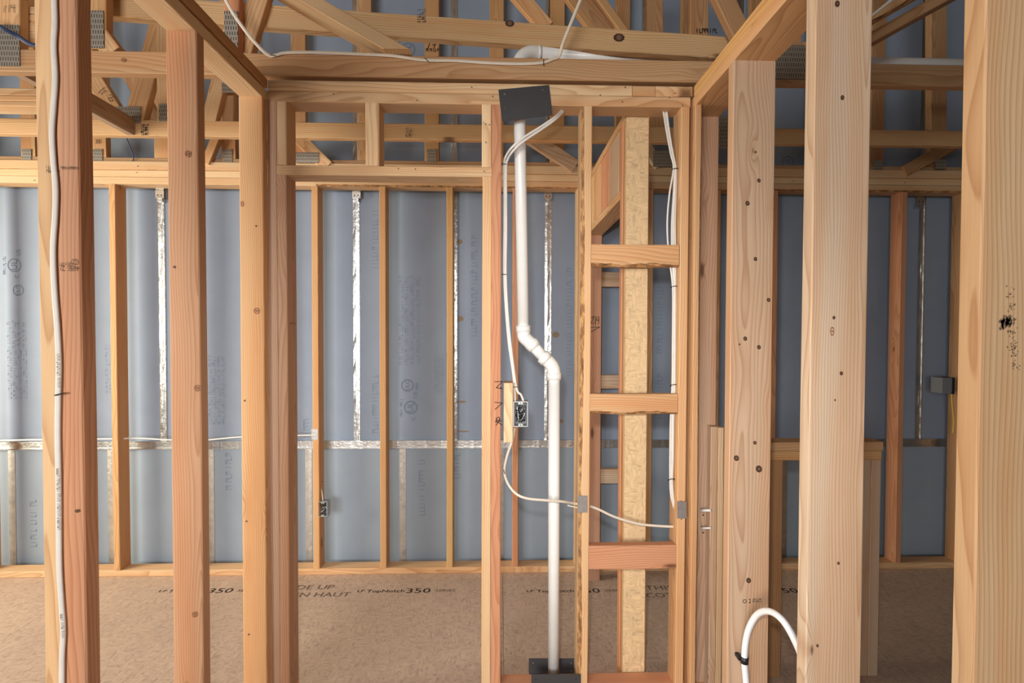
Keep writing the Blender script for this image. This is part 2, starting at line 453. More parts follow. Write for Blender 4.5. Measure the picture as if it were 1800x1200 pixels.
def fl(u, v): return P_floor(u, v)
def P_floor(u, v, z=0.0012):
    d = ray(u, v); kk = (z - EYE) / d.z
    return Vector((d.x * kk, d.y * kk, z))
FT = empty_parent = floor
def ftext(body, u, v, size, sx=1.0, mat=INK_SOFT): return text('floor_print', floor, body, size, P_floor(u, v), 'floor', 0.0, mat, sx)
for u0 in (268, 616, 914, 1262):
    ftext('LP', u0 + 18, 1038.5, 0.034, 1.3, INK)
    ftext('TopNotch', u0 + 62, 1038.5, 0.043, 1.2, INK)
    ftext('350', u0 + 119, 1038, 0.070, 1.4, INK)
    ftext('SERIES', u0 + 167, 1037.5, 0.034, 1.25)
for u0 in (536, 1224):
    ftext('THIS SIDE UP', u0 - 20, 1032.5, 0.068, 1.2)
    ftext('COTE EN HAUT', u0 - 6, 1045.5, 0.064, 1.2)

ceil = empty('ceiling', (0, 0, 4.0), 'roof sheathing above the trusses', kind='structure')
for i in range(5):
    box('roof_panel', ceil, -6 + i * 2.4 + .002, -3.6 + i * 2.4 - .002, -3.2, 4.2, 3.98, 3.995, OSB_ROOF)

# ---- shaft liner wall
liner = empty('wall_outer', (0, LY, 0), 'blue-grey gypsum liner panels behind the far studs', kind='structure')
ZT0, ZT1 = PZ(700, 787, LY), PZ(700, 773, LY)
up_px = [118 - 170 * i for i in range(12, 0, -1)] + [118, 286, 458, 627, 798, 963, 1130, 1294, 1456, 1617] + [1617 + 163 * i for i in range(1, 10)]
lo_px = [22 - 172 * i for i in range(12, 0, -1)] + [22, 196, 371, 543, 708, 880, 1048, 1214, 1378, 1540, 1702] + [1702 + 163 * i for i in range(1, 9)]
upX = [PX(u, 560, LY) for u in up_px]; loX = [PX(u, 880, LY) for u in lo_px]
up_panels, lo_panels = [], []
for a, bb in zip(upX, upX[1:]):
    up_panels.append(box('liner_panel', liner, a + .001, bb - .001, LY, LY + .05, ZT1 - .004, 4.0, LINER))
for a, bb in zip(loX, loX[1:]):
    lo_panels.append(box('liner_panel', liner, a + .001, bb - .001, LY, LY + .05, 0.0, ZT0 + .004, LINER_LOW))
def wavy_strip(name, x0, x1, z0, z1, y, mat, amp=0.0012, n=60):
    vs, fs = [], []
    for i in range(n + 1):
        z = z0 + (z1 - z0) * i / n
        for j, x in enumerate((x0, x0 + (x1 - x0) * .45, x0 + (x1 - x0) * .55, x1)):
            vs.append((x, y - (0.002 if j in (0, 3) else 0.0035) + random.uniform(-amp, amp), z))
    for i in range(n):
        for j in range(3):
            a = i * 4 + j; fs.append((a, a + 1, a + 5, a + 4))
    return add(name, vs, fs, mat, None, liner)
for x in upX:
    if -4.6 < x < 4.6:
        wavy_strip('metal_stud', x - .021, x + .013, ZT1, 3.98, LY, GALV)
        box('stud_lip', liner, x + .013, x + .021, LY - .007, LY, ZT1, 3.98, GALV)
for x in loX:
    if -4.6 < x < 4.6:
        wavy_strip('metal_stud', x - .021, x + .021, 0.0, ZT0, LY, GALV_DULL, 0.0004, 30)
box('track', liner, -6, 6, LY - .012, LY, ZT0, ZT1, GALV)
box('track_lip', liner, -6, 6, LY - .020, LY - .0125, ZT1 - .010, ZT1, GALV)
box('track_lip', liner, -6, 6, LY - .018, LY - .0125, ZT0, ZT0 + .008, GALV)
# printed marks on the liner
def host(panels, Xs, x):
    for p_, a, bb in zip(panels, Xs, Xs[1:]):
        if a <= x < bb: return p_
    return liner
def ltext(body, u, v, size, ang=math.pi / 2, mat=INK_BLUE, sx=1.0, up=True):
    p = P(u, v, LY - .0012); return text('panel_print', host(up_panels if up else lo_panels, upX if up else loX, p.x), body, size, p, 'front', ang, mat, sx)
def lring(u, v, r, up=True):
    p = P(u, v, LY - .0012); return disc('panel_print', host(up_panels, upX, p.x), p, r, INK_BLUE, 'front', 24, r * .86)
def ul_mark(u, v):
    lring(u, v, .043); ltext('UL', u, v, .055); ltext('C', u + 5, v + 20, .036); ltext('US', u + 8, v - 22, .036); scribble('panel_print', host(up_panels, upX, P(u, v, LY).x), greek_strokes(9), P(u - 15, v + 16, LY - .0012), .013, 'front', math.pi / 2, INK_BLUE, .003)
ul_mark(722, 716); lring(716, 677, .040); ltext('ULC', 716, 677, .036); ltext('1800', 733, 680, .026)
ul_mark(25, 466); lring(32, 510, .034); ltext('ULC', 32, 510, .034)
ul_mark(718, 87)
lring(1385, 285, .04); ltext('UL', 1385, 285, .05)
def lgreek(u, v, n, size, rows=1, up=True):
    p = P(u, v, LY - .0012)
    return scribble('panel_print', host(up_panels if up else lo_panels, upX if up else loX, p.x), greek_strokes(n, rows), p, size, 'front', math.pi / 2, INK_FAINT, size * .12)
lgreek(708, 640, 26, .022, 4); lgreek(20, 700, 26, .019, 4); lgreek(768, 690, 20, .012, 3); lgreek(372, 745, 26, .017, 4); lgreek(190, 690, 22, .014, 2)
for u, v, n_ in ((664, 470, 12), (664, 760, 12), (838, 590, 20), (1004, 660, 22), (1164, 620, 14), (1164, 735, 9), (543, 768, 4)): lgreek(u, v, n_, .032)
for u, v, n_ in ((746, 905, 11), (407, 860, 7), (808, 840, 5), (64, 960, 9)): lgreek(u, v, n_, .034, 1, False)
for u, v, w_, h_ in ((807, 425, 12, 9), (808, 560, 14, 10), (811, 706, 18, 4), (814, 758, 22, 3), (977, 588, 13, 11), (987, 740, 7, 7)):
    p = P(u, v, LY - .001); r = w_ * 3.1 / 841 / 2
    disc('glue_spot', host(up_panels, upX, p.x), p, r, GLUE, 'front', 8).scale = (1, h_ / w_, 1)

# ---- far stud wall
back = empty('wall_back', (0, DF, 0), 'far stud wall of slim wooden studs below a triple plate', kind='structure')
zt = [PZ(600, 327, DF), PZ(600, 314.2, DF), PZ(600, 302.0, DF), PZ(600, 287.2, DF)]
XBL, XBR = -4.6, 4.6
board('bottom_plate', back, XBL, XBR, DF, DFB, 0, .038, PALE, bow=0)
xsp = PX(556, 326, DF)
board('top_plate', back, XBL, xsp - .001, DF, DFB, zt[0], zt[1] - .0015, CREAM, bow=0)
board('top_plate', back, xsp, XBR, DF, DFB, zt[0], zt[1] - .0015, PALE, bow=0, wane=(0, .011), seg=110)
board('top_plate', back, XBL, XBR, DF + .002, DFB, zt[1], zt[2] - .0015, CREAM, bow=0)
board('top_plate', back, XBL, XBR, DF - .001, DFB, zt[2], zt[3], CREAM, bow=0)
far_studs = {}
fs_px = [(-285, TAN), (-160, TAN), (-42, TAN), (76, TAN), (195, ORANGE), (313, TAN), (431, TAN), (549, ORANGE), (667.5, ORANGE), (785, YEL), (901, RED), (1013, PALE), (1136, TAN), (1254, TAN), (1354, RED), (1472, TAN), (1580, RED), (1690, BROWN), (1810, TAN), (1930, TAN), (2050, TAN)]
for u, c in fs_px:
    x = PX(u, 640, DF); far_studs[u] = board('stud', back, x, x + .038, DF + .0005, DFB, .038, zt[0], c)
for v0, v1 in ((478, 503.5), (659, 683), (825, 850)):
    board('blocking', back, PX(1050, 600, DF), PX(1136, 600, DF), DF + .002, DF + .04, PZ(1070, v1, DF), PZ(1070, v0, DF), GREYTAN)
for v0, v1 in ((560, 585),):
    pass

# ---- middle wall with the door opening
mid = empty('wall_middle', (0, DM, 0), 'middle stud wall with a framed door opening', kind='structure')
def mstud(name, u0, u1, vref, z0, z1, c, lean=0.0, y0=DM, y1=DMB, **kw):
    x0, x1 = PX(u0, vref, y0), PX(u1, vref, y0); xc = (x0 + x1) / 2
    zr = PZ(u0, vref, y0)
    sl = lean / (ZS)
    return lumber(name, mid, (xc + sl * (z0 - zr), (y0 + y1) / 2, z0), (xc + sl * (z1 - zr), (y0 + y1) / 2, z1), (0, 1, 0), y1 - y0, x1 - x0, c, **kw)
ZB = .076
Z1 = ZS + PT; Z2 = Z1 + PT
xl_end, xr_end = PX(469.5, 170, DM), PX(1213.5, 185, DM)
board('top_plate', mid, xl_end, xr_end, DM, DMB, ZS, Z1 - .001, PALE, bow=.001)
xs = [PX(471, 150, DM), PX(1111, 170, DM), PX(1151.5, 170, DM), PX(1217, 170, DM)]
board('top_plate', mid, xs[0], xs[1], DM + .001, DMB, Z1, Z2, CREAM, bow=.001)
board('top_plate', mid, xs[1] + .002, xs[2] - .001, DM - .001, DMB, Z1, Z2 - .002, TAN, bow=.0, axis=0)
board('top_plate', mid, xs[2] + .001, xs[3], DM, DMB, Z1, Z2 - .001, CREAM, bow=.0)
xd0, xd1 = PX(503, 400, DM), PX(848, 400, DM)
board('bottom_plate', mid, XL1 - .0, xd0, DM, DMB, 0, .038, TAN); board('bottom_plate', mid, XL1, xd0, DM, DMB, .038, ZB, TAN)
board('bottom_plate', mid, xd1, XR0 - .002, DM, DMB, 0, .037, RED); board('bottom_plate', mid, xd1, XR0 - .002, DM, DMB, .038, ZB, RED)
ZH0, ZH1 = PZ(560, 307.5, DM), PZ(560, 290.3, DM)
mstud('king_stud', 469.3, 486, 230, ZB, ZS, PINK)
mstud('cripple_stud', 486.3, 503, 230, ZH1, ZS, CREAM)
trim_l = mstud('trimmer_stud', 486.3, 503, 330, ZB, ZH0, (.58, .36, .23))
mstud('cripple_stud', 642, 666, 230, ZH1, ZS, CREAM, wane=None, ch=.004, lean=0.0)
mstud('cripple_stud', 847.0, 863.8, 230, ZH1, ZS, CREAM)
mstud('trimmer_stud', 848.2, 864.5, 330, ZB, ZH0, PALE, lean=.002)
king_r = mstud('king_stud', 864.3, 881.8, 230, ZB, ZS, RED, lean=0.0)
board('header', mid, PX(486.3, 300, DM), PX(864.3, 300, DM), DM, DMB, ZH0, ZH1, CREAM, bow=.001)
bark_stud = mstud('stud', 1022.5, 1041, 230, ZB, ZS, PALE, lean=.006, wane=(3, .017))
mstud('stud', 1197.5, 1212.3, 230, ZB, ZS, TAN, lean=.004)
xb0, xb1 = PX(1038, 450, DM), PX(1194, 450, DM)
for v0, v1, c, wn in ((429, 468, TAN, True), (692, 728, TAN, True), (959, 1000.5, RED, False)):
    z0, z1 = PZ(1100, v1, DM), PZ(1100, v0, DM)
    lumber('blocking', mid, (xb0, DM + .021, (z0 + z1) / 2), (xb1, DM + .021, (z0 + z1) / 2), (0, 0, 1), z1 - z0, .038, c, wane=(3, .015) if wn else None, seg=30)
# block that carries the switch box
bz0, bz1 = PZ(893, 777, DM), PZ(893, 673, DM)
board('blocking', mid, PX(885.3, 725, DM), PX(902, 725, DM), DM - .001, DM + .088, bz0, bz1, CREAM)

# ---- left wall (runs away from the viewer)
left = empty('wall_left', (XL0, 1.0, 0), 'left stud wall running away from the viewer', kind='structure')
board('top_plate', left, XL0, XL1, -1.2, DM + .0015, ZS, Z1 - .002, (.80, .62, .40), bow=.0)
lumber('top_plate', left, (XL0 + .047, -1.2, Z1 + .028), (XL0 + .046, DM + .0, Z1 + .026), (1, 0, 0), .089, .038, TAN, bow=.002)
board('bottom_plate', left, XL0, XL1, -1.2, DM, 0, .038, TAN, bow=.0)
lstuds = []
for y, c in ((0.244, TAN), (0.648, TAN), (1.0505, (.64, .36, .22)), (1.4542, (.60, .34, .195)), (1.8482, (.68, .41, .205))):
    lstuds.append(board('stud', left, XL0, XL1, y, y + .038, .038, ZS, c, mat=WOOD_TWO if 1.0 < y < 1.2 else None))

# ---- right wall, wider 2x6 studs
right = empty('wall_right', (XR0, 1.0, 0), 'right stud wall of wide studs running away from the viewer', kind='structure')
board('top_plate', right, XR0, XR1, -1.2, 2.03, ZS, Z1 - .001, TAN, bow=.0)
board('top_plate', right, XR0 + .001, XR1, -1.2, 1.880, Z1, Z2, YEL, bow=.0)
board('top_plate', right, XR0 + .001, XR1, 1.976, 2.03, Z1, Z2, YEL, bow=.0, axis=1)
board('bottom_plate', right, XR0, XR1, -1.2, 2.03, 0, .038, TAN, bow=.0)
rstuds = []
for y, c in ((-0.07, GREYTAN), (0.335, GREYTAN), (0.7403, (.55, .385, .23)), (1.1491, GREYTAN), (1.5564, (.57, .41, .285)), (1.962, PINK)):
    rstuds.append(board('stud', right, XR0 + (.026 if y > 1.9 else 0), XR1, y, y + .038, .038, ZS, c))
lumber('backing_stud', right, (XR0 + .0125, 1.905, .038), (XR0 + .0125, 1.905, ZS), (0, 1, 0), .089, .025, TAN, wane=(0, .006))
zc = PZ(1260, 750, 1.918)
board('cripple_stud', right, PX(1249.5, 800, 1.918), PX(1262, 800, 1.918), 1.918, 1.958, .038, zc, GREYTAN)
board('cripple_stud', right, PX(1262.5, 800, 1.918), PX(1273, 800, 1.918), 1.920, 1.958, .038, zc - .004, CREAM)

# ---- closet partition behind the niche
part = empty('wall_closet', (0.56, 2.0, 0), 'short partition with an OSB-faced end post behind the blocking', kind='structure')
xo0, xo1 = PX(1099, 600, 1.978), PX(1137.5, 600, 1.978)
lumber('osb_strip', part, ((xo0 + xo1) / 2, 1.984, .01), ((xo0 + xo1) / 2, 1.984, 2.394), (1, 0, 0), xo1 - xo0, .011, CREAM, mat=OSB_STRIP, ch=.0006)
board('post_stud', part, xo0 - .001, xo1 + .008, 1.991, 2.029, .0, ZS, ORANGE)
board('post_stud', part, xo0 - .003, xo1 + .006, 2.030, 2.068, .0, ZS, RED)
zh = 2.085
board('header', part, xo0, xo0 + .089, 2.069, 2.955, zh, zh + .038, PALE)
board('top_plate', part, xo0 - .004, xo0 + .089, 1.992, 2.955, ZS - .002, ZS + .03, TAN)
for y0, y1, c in ((2.070, 2.108, BROWN), (2.11, 2.30, GREYTAN), (2.302, 2.49, RED), (2.492, 2.68, TAN), (2.682, 2.953, PALE)):
    board('cripple_stud', part, xo0 + .001, xo0 + .04, y0, y1, zh + .038, ZS - .003, c, axis=2)
jamb = board('jamb_stud', part, xo0, xo0 + .089, 2.86, 2.898, .0, zh, (.56, .34, .24))

# ---- low wall on the right
low = empty('wall_low', (1.3, 2.03, 0), 'waist-high pony wall with a doubled cap', kind='structure')
LYF = 2.03
z_a, z_b, z_c = PZ(1400, 777, LYF), PZ(1400, 793, LYF), PZ(1400, 809, LYF)
xw0, xw1 = PX(1345, 800, LYF), PX(1552.5, 780, LYF)
board('cap_plate', low, xw0 - .1, xw1, LYF, LYF + .089, z_b + .001, z_a, TAN)
board('cap_plate', low, xw0 - .1, xw1 - .005, LYF + .002, LYF + .089, z_c, z_b, ORANGE)
for u0, u1, c in ((1340, 1377, BROWN), (1511, 1532, GREYTAN), (1533, 1550, GREYTAN)):
    board('stud', low, PX(u0, 850, LYF), PX(u1, 850, LYF), LYF + .003, LYF + .088, .0, z_c, c)

# ================================================================== ROOF TRUSSES
T1, T2, T3 = 1.883, 2.55, 2.985
def gang(parent, u0, u1, v0, v1, Y):
    a, bb = P(u0, v1, Y - .0022), P(u1, v0, Y - .0022)
    c = (a + bb) / 2; hx, hz = (bb.x - a.x) / 2, (bb.z - a.z) / 2
    v = [(sx * hx, sy * hz, t) for t in (0, .0014) for sy in (-1, 1) for sx in (-1, 1)]
    f = [(0, 2, 3, 1), (4, 5, 7, 6), (0, 1, 5, 4), (2, 6, 7, 3), (0, 4, 6, 2), (1, 3, 7, 5)]
    M = FACE.to_4x4(); M.translation = c
    return add('nail_plate', v, f, GANG, M, parent)
def member(parent, ua, va, ub, vb, Y, c=PALE, w=.089, t=.038, name='web', dy=0.0):
    """a board in the truss plane whose front face is at Y, its centre line drawn between two points"""
    a, bb = P(ua, va, Y), P(ub, vb, Y)
    o = Vector((0, t / 2 + dy, 0)); d = (bb - a).normalized()
    return lumber(name, parent, a + o, bb + o, Vector((-d.z, 0, d.x)), w, t, c)
# truss over the middle wall
tr1 = empty('roof_truss', (0, T1, PZ(800, 137, T1)), 'nearest roof truss with cable stapled along its bottom chord', 'roof truss', 'roof trusses')
z10, z11 = PZ(800, 137, T1), PZ(800, 98.7, T1)
chord1 = board('bottom_chord', tr1, -4.4, 4.4, T1, T1 + .038, z10, z11, (.55, .35, .19), bow=.001)
member(tr1, 14, 84, 14, -160, T1 + .001, PALE, .085)
member(tr1, 172, 86, 172, -160, T1 + .001, ORANGE, .058)
member(tr1, 196, 92, 60, -90, T1 + .001, PALE, .07)
member(tr1, 407, 92, 407, -150, T1 + .001, RED, .055)
member(tr1, 424, 90, 470, -60, T1 + .0395, TAN, .075)
member(tr1, 1390, 112, 1390, -140, T1 + .001, BROWN, .089)
member(tr1, 1330, 108, 1262, -30, T1 + .001, BROWN, .075)
gang(tr1, 0, 34, 44, 116, T1); gang(tr1, 160, 182, 19, 84, T1); gang(tr1, 395, 418, 20, 88, T1); gang(tr1, 1362, 1416, 80, 139, T1)
# second truss, over the closet
tr2 = empty('roof_truss', (0, T2, PZ(800, 243, T2)), 'second roof truss, seen through the gap above the door header', 'roof truss', 'roof trusses')
z20, z21 = PZ(600, 242.5, T2), PZ(600, 215, T2)
board('bottom_chord', tr2, -4.4, 4.4, T2, T2 + .038, z20, z21, (.62, .42, .225), bow=.001)
member(tr2, 233, 215, 300, -40, T2 + .001, TAN, .098)
member(tr2, 210, 212, 70, -10, T2 + .001, PALE, .080)
member(tr2, 286, 215, 286, -40, T2 + .001, PALE, .062)
member(tr2, 270, 214, 205, 90, T2 + .0395, PALE, .07)
member(tr2, 365, 218, 412, 20, T2 + .001, PALE, .075)
member(tr2, 400, 214, 400, -40, T2 + .0395, TAN, .06)
member(tr2, 1230, 236, 1230, -60, T2 + .001, BROWN, .098)
member(tr2, 1156, 232, 1150, -60, T2 + .001, BROWN, .088)
member(tr2, 962, 47, 885, -42, T2 + .001, TAN, .082)
member(tr2, 1090, 80, 1010, -30, T2 + .001, BROWN, .085)
member(tr2, 1110, 70, 1030, -40, T2 - .045, ORANGE, .040)
member(tr2, 1045, 55, 975, -40, T2 - .045, ORANGE, .036)
member(tr2, 1651, 250, 1651, -60, T2 + .001, BROWN, .09)
gang(tr2, 203, 247, 188, 216, T2); gang(tr2, 280, 295, 183, 213, T2); gang(tr2, 390, 412, 146, 163, T2); gang(tr2, 1264, 1281, 204, 262, T2 - .001)
# gable truss over the far wall
tr3 = empty('gable_truss', (0, T3, zt[3]), 'farthest truss, upright members standing on the far wall plates', 'roof truss', 'roof trusses')
zg0, zg1 = zt[3] + .0005, PZ(600, 281.0, T3)
if zg1 - zg0 < .02: zg1 = zg0 + .03
board('bottom_chord', tr3, -4.4, 4.4, T3, T3 + .038, zg0, zg1, (.46, .30, .17), bow=.0)
gstuds = [(-200, TAN), (-78, TAN), (47, TAN), (172, TAN), (282, TAN), (400, TAN), (524, TAN), (640, TAN), (759, ORANGE), (873, ORANGE), (980, ORANGE), (1095, BROWN), (1210, BROWN), (1330, BROWN), (1435, BROWN), (1544, BROWN), (1650, BROWN), (1770, BROWN), (1890, BROWN)]
gobj = {}
for u, c in gstuds:
    x = PX(u, 150, T3); gobj[u] = board('gable_stud', tr3, x - .044, x + .044, T3 + .001, T3 + .039, zg1, 3.9, c, bow=0)
for u in (47, 172, 400, 759, 980): gang(tr3, u - 8, u + 8, 262, 285, T3)
gang(tr3, 519, 560, 268, 286, T3 - .038); gang(tr3, 1148, 1184, 265, 293, T3 - .038); gang(tr3, 1535, 1552, 282, 297, T3 - .038); gang(tr3, 1644, 1664, 280, 297, T3 - .038)
member(tr3, 575, 292, 505, 222, T3 - .038, PALE, .075)
member(tr3, 1012, 292, 930, 238, T3 - .038, GREYTAN, .085)
member(tr3, 360, 286, 385, 225, T3 - .038, TAN, .05)
member(tr3, 1160, 292, 1125, 235, T3 - .038, GREYTAN, .06)
member(tr3, 1592, 300, 1690, 248, T3 - .038, BROWN, .07)

# long sloping board behind the nearest truss
yb = T1 + .074
a, bb = P(200, 8.5, yb), P(1330, 86.5, yb)
d = (bb - a).normalized()
brace = lumber('lateral_brace', None, a - d * .6 + Vector((0, .019, 0)), bb + d * .25 + Vector((0, .019, 0)), Vector((-d.z, 0, d.x)), .089, .038, (.60, .40, .21))
tag(brace, 'long gently sloping wooden brace with two dark knots, crossing the top of the picture', 'brace')
for u, v, r_ in ((896, 41, .0185), (1088, 66, .023)):
    p = P(u, v, yb - .0012); kn = disc('knot', brace, p, r_, plain('knot_wood', (.05, .022, .014), .6), 'front', 12); kn.scale = (1, .72, 1)
    disc('knot_core', kn, p + Vector((0, -.0006, 0)), r_ * .5, plain('knot_core_wood', (.16, .08, .045), .6), 'front', 9)
# diagonal brace lying flat on the near truss chord
yd = 1.842
a, bb = P(700, 99, yd), P(440, -50, yd)
dgb = lumber('diagonal_brace', None, a + Vector((0, .056, .025)), bb + Vector((0, .056, .025)), (0, 1, 0), .112, .050, (.60, .42, .24))
_me = dgb.data; _Mw = dgb.matrix_basis; _az = _Mw.to_3x3() @ Vector((0, 0, 1))
for _i in range(8):                                     # foot cut level so that it sits on the chord
    _w = _Mw @ _me.vertices[_i].co; _me.vertices[_i].co.z += (z11 + .0006 - _w.z) / _az.z
tag(dgb, 'short steep brace rising to the left from the nearest bottom chord', 'brace')
a, bb = P(1500, 92, 1.76), P(1735, -38, 1.76)
dg2 = lumber('diagonal_brace', None, a + Vector((0, .0445, .019)), bb + Vector((0, .0445, .019)), (0, 1, 0), .089, .038, BROWN)
tag(dg2, 'dark brown brace rising to the right between the two widest right studs', 'brace')
dg3 = lumber('diagonal_brace', None, P(1490, 68, 1.70) + Vector((0, .0, .02)), P(1660, -28, 1.70) + Vector((0, .0, .02)), (0, 1, 0), .04, .03, ORANGE, wane=(0, .012))
tag(dg3, 'thin orange brace with a bark edge above the dark brown brace at the right', 'brace')
# strongback between the two trusses on the left
xs_ = PX(237, 226, T2)
sb = lumber('strongback', None, (xs_ - .019, T1 + .04, z20 + .044), (xs_ - .019, T2 - .004, z20 + .044), (0, 0, 1), .089, .038, (.50, .37, .26))
tag(sb, 'greyish board running back to the second truss, beside the near left stud', 'board')
gang_p = box('nail_plate', sb, xs_ - .018, xs_ + .002, T2 - .0038, T2 - .0024, z20 + .005, z20 + .085, GALV_DULL)
# doubled header at the far left
hd = empty('left_header', (-2.3, 2.3, PZ(30, 186, 2.3)), 'pale stack of three boards at the left edge below the nearest truss', 'board stack')
for v0, v1 in ((154.5, 167.5), (168, 177.5), (178, 186.5)):
    board('header_board', hd, -3.4, PX(66, 170, 2.3), 2.3, 2.389, PZ(40, v1, 2.3), PZ(40, v0, 2.3), CREAM, bow=0)
hd2 = empty('plate_stack', (-1.9, T1 + .0405, PZ(58, 76, T1 + .0405)), 'pale cut board ends stacked above the nearest chord at far left', 'board stack')
for v0, v1 in ((11, 24), (24.5, 37), (37.5, 76)):
    board('board_end', hd2, PX(30, 40, T1 + .0405), PX(80, 40, T1 + .0405), T1 + .0405, T1 + .071, PZ(58, v1, T1 + .0405), PZ(58, v0, T1 + .0405), CREAM, bow=0, axis=0)

# ================================================================== PIPES
YP = 1.9455
vp = empty('vent_pipe', P(974, 1185, YP), 'white PVC vent pipe with an offset of two elbows', 'pipe')
rP = .0236
pu0 = P(913, 190, YP); pu1 = P(920, 577, YP); pl0 = P(974, 660, YP); pl1 = P(973.2, 1192, YP)
ztop = PZ(913, 101, YP)
tube('pipe_section', vp, [Vector((pu0.x - .004, YP, ztop - .05)), pu0, pu1], rP, rP, PVC, n=0, sides=24)
def ringed(a, bb, r, mat=PVC, name='fitting_collar'): return tube(name, vp, [a, bb], r, r, mat, n=0, sides=24)
# 45 degree offset
dn = Vector((0, 0, -1)); dia = (P(957, 632, YP) - P(938, 605, YP)).normalized()
e1s = pu1; e1m = P(921.5, 592, YP); e1e = P(938, 608, YP); e2s = P(955, 627, YP); e2m = P(972, 643, YP); e2e = pl0
tube('elbow', vp, [e1s, P(920.5, 584, YP), e1m, P(929, 599.5, YP), e1e], rP * 1.16, rP * 1.16, PVC, n=5, sides=24)
ringed(P(919.7, 572, YP), P(920.2, 583.5, YP), rP * 1.28)
ringed(P(932.5, 602, YP), P(940.5, 610.5, YP), rP * 1.26)
tube('pipe_section', vp, [e1e, e2s], rP, rP, PVC, n=0, sides=24)
tube('elbow', vp, [e2s, P(963.5, 634.5, YP), P(970, 642, YP), P(973.2, 650, YP), e2e], rP * 1.16, rP * 1.16, PVC, n=5, sides=24)
ringed(P(953.5, 625.5, YP), P(961.5, 633, YP), rP * 1.26)
ringed(P(973.7, 654, YP), P(974, 667, YP), rP * 1.28)
tube('pipe_section', vp, [pl0, pl1], rP, rP, PVC, n=0, sides=24)
# elbow and level run in the attic
rB = .0265
ev = Vector((pu0.x - .004, YP, PZ(913, 118, YP)))
hz = P(1090, 103, 2.035); c0 = P(945, 93.5, 1.975); hd_ = (hz - c0).normalized()
Rb = c0.z - ev.z
arc = [ev + Vector((0, 0, -.03)), ev]
hv = Vector((c0.x - ev.x, c0.y - ev.y, 0))
for q in (.2, .4, .6, .8, 1.0):
    t = q * math.pi / 2; arc.append(ev + hv * (1 - math.cos(t)) + Vector((0, 0, Rb * math.sin(t))))
tube('elbow', vp, arc, rB, rB, PVC, n=4, sides=24)
ringed(c0 - hd_ * .002, c0 + hd_ * .012, rB * 1.06)
c1 = P(1560, 112, 2.06)
tube('pipe_section', vp, [c0 + hd_ * .01, hz, c1, c1 + (c1 - hz) * 1.1], rB * .93, rB * .93, PVC, n=0, sides=24)

pex = empty('pex_tube', P(1307, 1200, 1.53), 'white flexible water tube curving up beside the knotty right stud', 'tube')
pp = [P(1313, 1240, 1.53), P(1311.5, 1200, 1.53), P(1308.5, 1155, 1.53), P(1314, 1112, 1.52), P(1330, 1081, 1.48), P(1352, 1074, 1.42), P(1376, 1090, 1.36), P(1398, 1127, 1.32), P(1412, 1170, 1.30), P(1418, 1260, 1.30)]
tube('tube_run', pex, pp, .0098, .0098, PEX, n=8, sides=16)
cl = tube('tube_clamp', pex, [P(1308.2, 1164.5, 1.53), P(1308.8, 1153.5, 1.53)], .0125, .0125, BLACK, n=0, sides=14); cl['label'] = 'black plastic clamp'
box('clamp_tab', cl, PX(1298, 1158, 1.53), PX(1304, 1158, 1.53), 1.528, 1.555, PZ(1300, 1160, 1.53), PZ(1300, 1154.5, 1.53), BLACK)

# shower / valve stub brackets on the pinkish stud
for i, (v, r_, lab) in enumerate(((897, .0058, 'upper small clear pipe strap on the pinkish stud behind the metal nail plate'), (928, .0042, 'lower small clear pipe strap on the pinkish stud behind the metal nail plate'))):
    br = empty('pipe_strap', P(1240, v, 1.945), lab, 'strap', 'pipe straps')
    tube('strap_bar', br, [P(1232, v, 1.940), P(1250, v - .5, 1.912)], r_, r_, JACKET, n=0, sides=12)
    tube('strap_loop', br, [P(1240 + 7 * math.cos(t), v - 6 + 6 * math.sin(t), 1.948) for t in (-.2, .5, 1.2, 2.0, 2.7, 3.4)], .0016, .0016, GALV, n=3, sides=6)
    for du in (-4, 5): disc('strap_nail', br, P(1240 + du, v + 8, 1.9555), .004, SCREW, 'front', 8)

# ================================================================== METAL PLATES
def quad_plate(name, pxs, Y, th, mat, label, cat, group=None, holes=(), hole_mat=None):
    pts = [P(u, v, Y) for u, v in pxs]; c = sum(pts, Vector()) / 4
    vs = [p - c for p in pts] + [p - c + Vector((0, th, 0)) for p in pts]
    fs = [(3, 2, 1, 0), (4, 5, 6, 7), (0, 1, 5, 4), (1, 2, 6, 5), (2, 3, 7, 6), (3, 0, 4, 7)]
    o = add(name, vs, fs, mat, Matrix.Translation(c)); tag(o, label, cat, group)
    for u, v, r_ in holes:
        disc('screw_hole', o, P(u, v, Y - .0006), r_, hole_mat or SCREW, 'front', 8)
    return o
quad_plate('guard_plate', [(876, 157.5), (965, 149), (971.3, 202.5), (882.5, 213.5)], DM - .004, .002, BLACKPL, 'tilted charcoal steel guard plate over the top plates above the white pipe', 'guard plate', 'charcoal guard plates',
           holes=[(887, 165.5, .0042), (954, 157.5, .003), (887.5, 187.5, .002), (888.5, 192, .002), (890, 205, .002), (959.8, 179, .0015), (960.5, 184.5, .0015)], hole_mat=GALV)
quad_plate('guard_plate', [(934, 1185), (1021, 1185), (1021, 1243), (934, 1243)], DM - .0045, .002, BLACKPL, 'charcoal guard plate in front of the foot of the white pipe', 'guard plate', 'charcoal guard plates',
           holes=[(942, 1193.5, .003), (1012.5, 1193.5, .003)], hole_mat=BLACK)
quad_plate('guard_plate', [(929.5, 1157), (1014, 1157), (1014, 1212), (929.5, 1212)], DMB + .001, .002, BLACKPL, 'charcoal guard plate behind the foot of the white pipe', 'guard plate', 'charcoal guard plates',
           holes=[(937, 1165, .002), (1004, 1165, .002), (1004, 1178, .002)], hole_mat=GALV_DULL)
